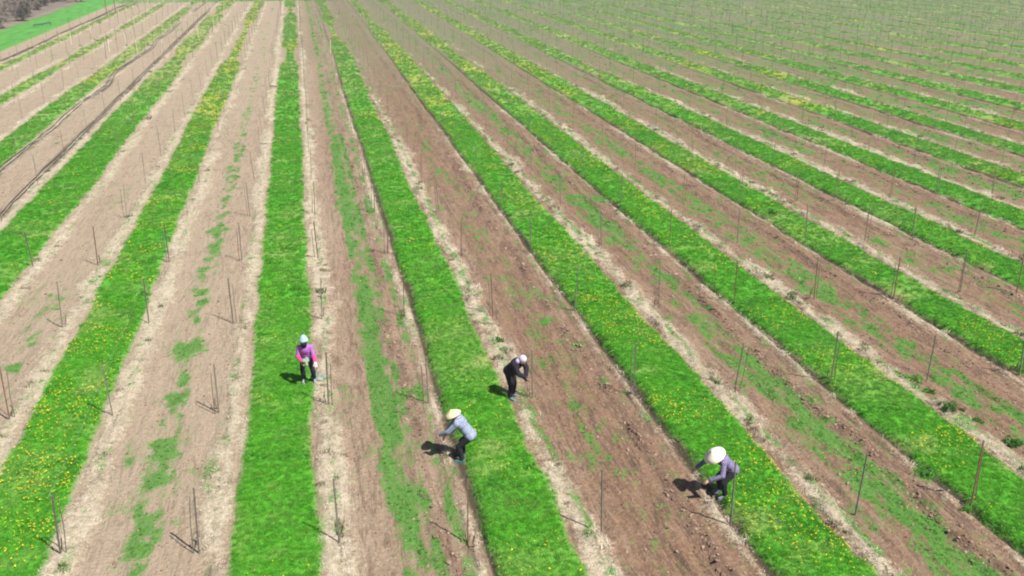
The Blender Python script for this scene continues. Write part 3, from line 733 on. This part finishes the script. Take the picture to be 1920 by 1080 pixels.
# worker 1: standing, facing the camera, blue hat
J1 = dict(pelvis=(0, 0, .80), chest=(.10, 0, 1.12), neck=(.14, 0, 1.31), head=(.19, 0, 1.425), look=(1, 0, -.12),
          shl=(.12, .17, 1.20), shr=(.12, -.17, 1.20), ell=(.18, .25, .95), elr=(.16, -.22, .94), wrl=(.36, .30, .79), wrr=(.38, -.07, .85),
          hipl=(0, .09, .78), hipr=(0, -.09, .78), knl=(.08, .17, .45), knr=(.03, -.13, .43), anl=(-.02, .20, .10), anr=(-.04, -.11, .10))
def ex1(root, V, RH, hed, look, hy, hz, RT, side, sp, fw):
    bm = bmesh.new(); lathe(bm, [(.001, .175), (.035, .155), (.072, .115), (.10, .065), (.120, .02), (.138, -.015)], RH, hed-look*.02+hz*.03, 36, .08)
    add('hat', bm, root, cloth('light_blue_cotton', (.29, .43, .45), .12), True, .006)
    voxel('face_scarf', lambda bm: (ell(bm, hed+look*.03-hz*.045, (.115, .10, .10), RH), capsule(bm, hed-hz*.09, V['neck']+fw*.05-sp*.04, .08, .08)), .011, root, cloth('dark_plum_scarf', (.015, .008, .02)), 2)
    voxel('glove', lambda bm: (hand(bm, V['wrl'], V['wrl']-V['ell'], 1), capsule(bm, V['wrl'], V['wrl']+(V['wrl']-V['ell']).normalized()*.07, .04, .042)), .009, root, cloth('white_cotton_glove', (.55, .50, .48), .1), 1)
M_DARK = cloth('black_cotton', (.010, .010, .014), .3)
bx, by, bz = base_z(578, 719)
w1 = person((bx, by, bz), -math.pi/2+.10, J1, dict(scale=.94, shirt=cloth('purple_cotton', (.30, .10, .36), .2), lower_sleeves=cloth('hot_pink_sleeves', (.72, .04, .22), .12), trousers=cloth('navy_black_cotton', (.010, .014, .024), .3), boots=cloth('grey_canvas', (.20, .21, .21)), boot=.7),
            'worker facing the camera in light blue hat, purple shirt and hot pink sleeves', ex1)
def cb(r, c, sz, seed, R=None):
    def f(bm):
        rr = random.Random(seed)
        for i in range(9): ell(bm, (c[0]+rr.uniform(-.5, .5)*sz[0], c[1]+rr.uniform(-.5, .5)*sz[1], c[2]+rr.uniform(-.5, .5)*sz[2]), (r*rr.uniform(.6, 1), r*rr.uniform(.6, 1), r*rr.uniform(.5, .9)))
    return f
M_SACK = cloth('grey_green_cloth', (.17, .24, .16), .3, 14)
o = voxel('cloth_bundle', cb(.07, (0, 0, 0), (.12, .20, .16), 3), .012, None, M_SACK, 2); wp = Vector((bx, by, bz)) + Euler((0, 0, -math.pi/2+.10)).to_matrix() @ Vector((.375, .03, .815)); o.location = wp
tag(o, 'pale green cloth bundle held at the waist of the pink-sleeved worker', 'bundle')
o = voxel('heaped_bag', cb(.11, (0, 0, .06), (.30, .16, .08), 5), .015, None, cloth('faded_grey_bag', (.17, .19, .155), .35, 12), 2); q = base_z(598, 716); o.location = q
tag(o, 'grey green bag slumped on the ground beside the pink-sleeved worker\'s boots', 'bag')

# worker 2: stooping to the right, white hood, black jacket
J2 = dict(pelvis=(-.10, 0, .84), chest=(.14, 0, 1.10), neck=(.26, 0, 1.22), head=(.34, 0, 1.26), look=(.80, 0, -.7),
          shl=(.20, .18, 1.15), shr=(.20, -.18, 1.15), ell=(.32, .20, .93), elr=(.36, -.20, .93), wrl=(.42, .05, .79), wrr=(.46, -.04, .80),
          hipl=(-.10, .085, .82), hipr=(-.10, -.085, .82), knl=(-.02, .10, .45), knr=(.02, -.10, .44), anl=(-.06, .11, .09), anr=(.0, -.10, .09))
def ex2(root, V, RH, hed, look, hy, hz, RT, side, sp, fw):
    M_W = cloth('white_lilac_cotton', (.48, .41, .48), .15)
    voxel('hood', lambda bm: (ell(bm, hed-look*.018+hz*.015, (.115, .105, .135), RH), capsule(bm, hed-look*.06-hz*.05, V['neck']-look*.02, .085, .09)), .011, root, M_W, 2)
    for q in 'lr': voxel('glove', lambda bm: (hand(bm, V['wr'+q], V['wr'+q]-V['el'+q], 1), capsule(bm, V['wr'+q], V['wr'+q]+(V['wr'+q]-V['el'+q]).normalized()*.07, .038, .040)), .009, root, cloth('dark_grey_glove', (.05, .045, .05)), 1)
    voxel('scarf', lambda bm: (capsule(bm, V['neck']+side*.09-fw*.02, V['neck']-side*.09-fw*.02, .07, .07), capsule(bm, V['neck']+side*.05-fw*.06, V['neck']+sp*-.10-fw*.09, .06, .04)), .012, root, cloth('lilac_scarf', (.36, .30, .48), .15), 2)
bx, by, bz = base_z(961, 746)
person((bx, by, bz), math.radians(-38), J2, dict(bulk=.04, shirt=cloth('black_jacket', (.014, .010, .017), .3), trousers=M_DARK, boots=cloth('pale_teal_boots', (.10, .17, .17)), boot=.6),
       'worker bending to the right in white hood, lilac scarf and black jacket', ex2)

# worker 3: bent to the left, yellow hat, blue grey plaid shirt
J3 = dict(pelvis=(-.22, 0, .70), chest=(.01, 0, 1.01), neck=(.13, 0, 1.15), head=(.20, 0, 1.21), look=(.9, 0, -.5),
          shl=(.08, .18, 1.07), shr=(.08, -.18, 1.07), ell=(.28, .21, .86), elr=(.26, -.20, .84), wrl=(.49, .12, .72), wrr=(.40, -.07, .62),
          hipl=(-.22, .09, .68), hipr=(-.22, -.09, .68), knl=(.05, .15, .44), knr=(.02, -.14, .43), anl=(-.04, .16, .10), anr=(-.02, -.15, .10))
def cone_hat(R0, hgt, root, m_, RH, hed, hz, look, name='conical_hat'):
    bm = bmesh.new(); lathe(bm, [(.004, hgt), (R0*.2, hgt*.76), (R0*.45, hgt*.48), (R0*.72, hgt*.20), (R0, -.03), (R0*.985, -.036), (R0*.6, hgt*.24), (.03, hgt*.80)], RH, hed+hz*.045-look*.01, 48)
    o = add(name, bm, root, m_)
    return o
def ex3(root, V, RH, hed, look, hy, hz, RT, side, sp, fw):
    tl = Matrix.Rotation(-.12, 3, 'Y')
    m_ = straw_hat('yellow_straw', (.50, .40, .22), (.62, .52, .32)); cone_hat(.215, .105, root, m_, RH @ tl, hed, hz, look, 'straw_hat')
    voxel('scarf', lambda bm: (ell(bm, hed-hz*.02-look*.01, (.10, .092, .095), RH), capsule(bm, hed-hz*.08, V['neck'], .08, .085)), .011, root, cloth('mauve_scarf', (.24, .10, .26)), 2)
def straw_hat(name, a, b):
    m, N, L, B = mat(name, .7); tc = N.new('ShaderNodeTexCoord'); w = N.new('ShaderNodeTexNoise'); w.inputs['Scale'].default_value = 60; w.inputs['Detail'].default_value = 4; L.new(tc.outputs['Object'], w.inputs['Vector'])
    L.new(ramp(N, L, w.outputs['Fac'], [(.3, a), (.7, b)]), B.inputs['Base Color']); return m
bx, by, bz = base_z(866, 858)
person((bx, by, bz), math.pi-.12, J3, dict(bulk=.032, shirt=plaid('blue_grey_plaid', (.08, .105, .17), (.34, .38, .48)), trousers=M_DARK, boots=cloth('teal_rubber', (.035, .11, .12)), boot=1.3),
       'worker bent to the left in yellow straw hat and blue grey plaid shirt', ex3)

# worker 4: bent to the left, white conical hat, purple shirt
J4 = dict(pelvis=(-.24, 0, .68), chest=(.02, 0, .95), neck=(.14, 0, 1.05), head=(.22, 0, 1.08), look=(.75, 0, -.85),
          shl=(.10, .19, .98), shr=(.10, -.19, .98), ell=(.18, .32, .74), elr=(.26, -.28, .82), wrl=(.44, .20, .60), wrr=(.50, -.30, .64),
          hipl=(-.24, .09, .66), hipr=(-.24, -.09, .66), knl=(.03, .14, .43), knr=(.0, -.14, .42), anl=(-.05, .13, .09), anr=(-.08, -.13, .09))
def ex4(root, V, RH, hed, look, hy, hz, RT, side, sp, fw):
    cone_hat(.255, .14, root, straw_hat('bleached_palm', (.62, .55, .44), (.72, .66, .56)), RH @ Matrix.Rotation(-.30, 3, 'Y'), hed, hz, look)
    voxel('scarf', lambda bm: (ell(bm, hed-hz*.03-look*.01, (.10, .09, .09), RH), capsule(bm, hed-hz*.08, V['neck'], .075, .08)), .012, root, cloth('dark_scarf', (.05, .04, .08)), 2)
bx, by, bz = base_z(1350, 930)
person((bx, by, bz), math.pi+.30, J4, dict(bulk=.026, shirt=plaid('purple_check', (.08, .065, .14), (.24, .20, .33)), trousers=M_DARK, boots=cloth('grey_blue_boots', (.10, .115, .135)), boot=.9),
       'worker bent to the left in wide white conical hat and purple checked shirt', ex4)

# ------------------------------------------------------------------ the upper left corner: rail, tall posts, bare shrubs
rail = bpy.data.objects.new('field_rail', None); C.objects.link(rail); x, y = px2xy(64, 51); x2, y2 = px2xy(95, 47); rail.location = (x, y, 0)
tag(rail, 'low dark rail standing at the edge of the bright green field', 'rail')
M_RAIL = simple('dark_teal_metal', (.03, .09, .07), .6)
dv = Vector((x2-x, y2-y, 0)); bm = bmesh.new(); tube(bm, [(0, 0, .30), tuple(dv*.5+Vector((0, 0, .28))), tuple(dv+Vector((0, 0, .36)))], .08, 6); link('rail_bar', bm2me(bm, 'rail_bar'), rail, M_RAIL)
bm = bmesh.new(); tube(bm, [(0, 0, -.1), (0, 0, .33)], .05, 6); lg = bm2me(bm, 'leg')
for q in (0, .5, 1): o = link('leg', lg, rail, M_RAIL); o.location = dv*q
bm = bmesh.new(); tube(bm, [(0, 0, -.2), (0, 0, 2.1), (0, 0, 2.9)], [.07, .065, .06], 8); tp = bm2me(bm, 'tall_post'); tp.materials.append(M_TWIG)
for (px, py, lab) in ((201, 30, 'tall dark end post at upper left, nearer the green field'), (217, 26, 'tall dark end post at upper left, on the vineyard side')):
    o = link('tall_post', tp); a, b = px2xy(px, py); o.location = (a, b, 0); tag(o, lab, 'post', 'tall end posts')

M_BARE = simple('bare_branches', (.20, .165, .145), .9, 0, .25, 3)
def bare_shrub(seed):
    rr = random.Random(seed); V = []; Fq = []
    trunk = bmesh.new(); tips = []
    for i in range(7):
        a = rr.uniform(0, 6.283); p = Vector((math.cos(a)*.25, math.sin(a)*.25, -.1)); d = Vector((math.cos(a)*.45, math.sin(a)*.45, 1)).normalized(); pts = [p.copy()]
        for j in range(5):
            p = p+d*.62+Vector((rr.gauss(0, .1), rr.gauss(0, .1), 0)); pts.append(p.copy()); tips += [(p.copy(), d)]*2
        tube(trunk, pts, [.06, .05, .04, .03, .02, .01], 5)
    for (p, d) in tips:
        for q in range(30):
            u = Vector((rr.gauss(0, 1), rr.gauss(0, 1), rr.gauss(.7, .7))).normalized(); ln = rr.uniform(.4, 1.1); v = u.orthogonal().normalized()*.022
            b = len(V); e = p+u*ln; e2 = e+(u+Vector((rr.gauss(0, .6), rr.gauss(0, .6), .2)))*.3
            w = u.cross(v).normalized()*.014
            V += [tuple(p-v), tuple(p+v), tuple(p+w), tuple(e)]; Fq += [(b, b+1, b+3), (b+1, b+2, b+3), (b+2, b, b+3)]
    cr = bpy.data.meshes.new('crown'); cr.from_pydata(V, [], Fq); cr.materials.append(M_BARE)
    tr = bm2me(trunk, 'trunk'); tr.materials.append(M_BARE); return tr, cr
BS = [bare_shrub(i) for i in range(3)]
n = 0
for i in range(135):
    s = EDGE_W - .2 - random.random()*24; t = 100+random.random()*100
    x, y = st2xy(s, t); px, py = in_view(x, y)
    if px < -60 or py > 75 or py < -150: continue
    tr, cr = BS[i % 3]; sc = random.uniform(1.0, 1.45)
    root = bpy.data.objects.new('bare_shrub', None); C.objects.link(root); root.location = (x, y, 0); root.rotation_euler = (0, 0, i); root.scale = (sc, sc, sc)
    link('trunk', tr, root); link('crown', cr, root); n += 1
    tag(root, 'leafless grey brown shrub in the thicket at the upper left corner', 'shrub', 'bare shrubs at the upper left corner')
print('shrubs', n)

# ------------------------------------------------------------------ thin air haze
if HAZE > 0:
    bm = bmesh.new(); bmesh.ops.create_cube(bm, size=1); hz_ = link('haze', bm2me(bm, 'haze')); hz_.scale = (7000, 7000, 15.5); hz_.location = (0, 0, 15.5/2-2)
    m = bpy.data.materials.new('haze'); m.use_nodes = True; N = m.node_tree.nodes; N.clear(); ou = N.new('ShaderNodeOutputMaterial'); v = N.new('ShaderNodeVolumePrincipled')
    v.inputs['Density'].default_value = HAZE; v.inputs['Color'].default_value = (.86, .90, .94, 1); v.inputs['Anisotropy'].default_value = .2
    m.node_tree.links.new(v.outputs[0], ou.inputs['Volume']); hz_.data.materials.append(m); tag(hz_, 'thin pale haze over the far end of the field', None, None, 'stuff')
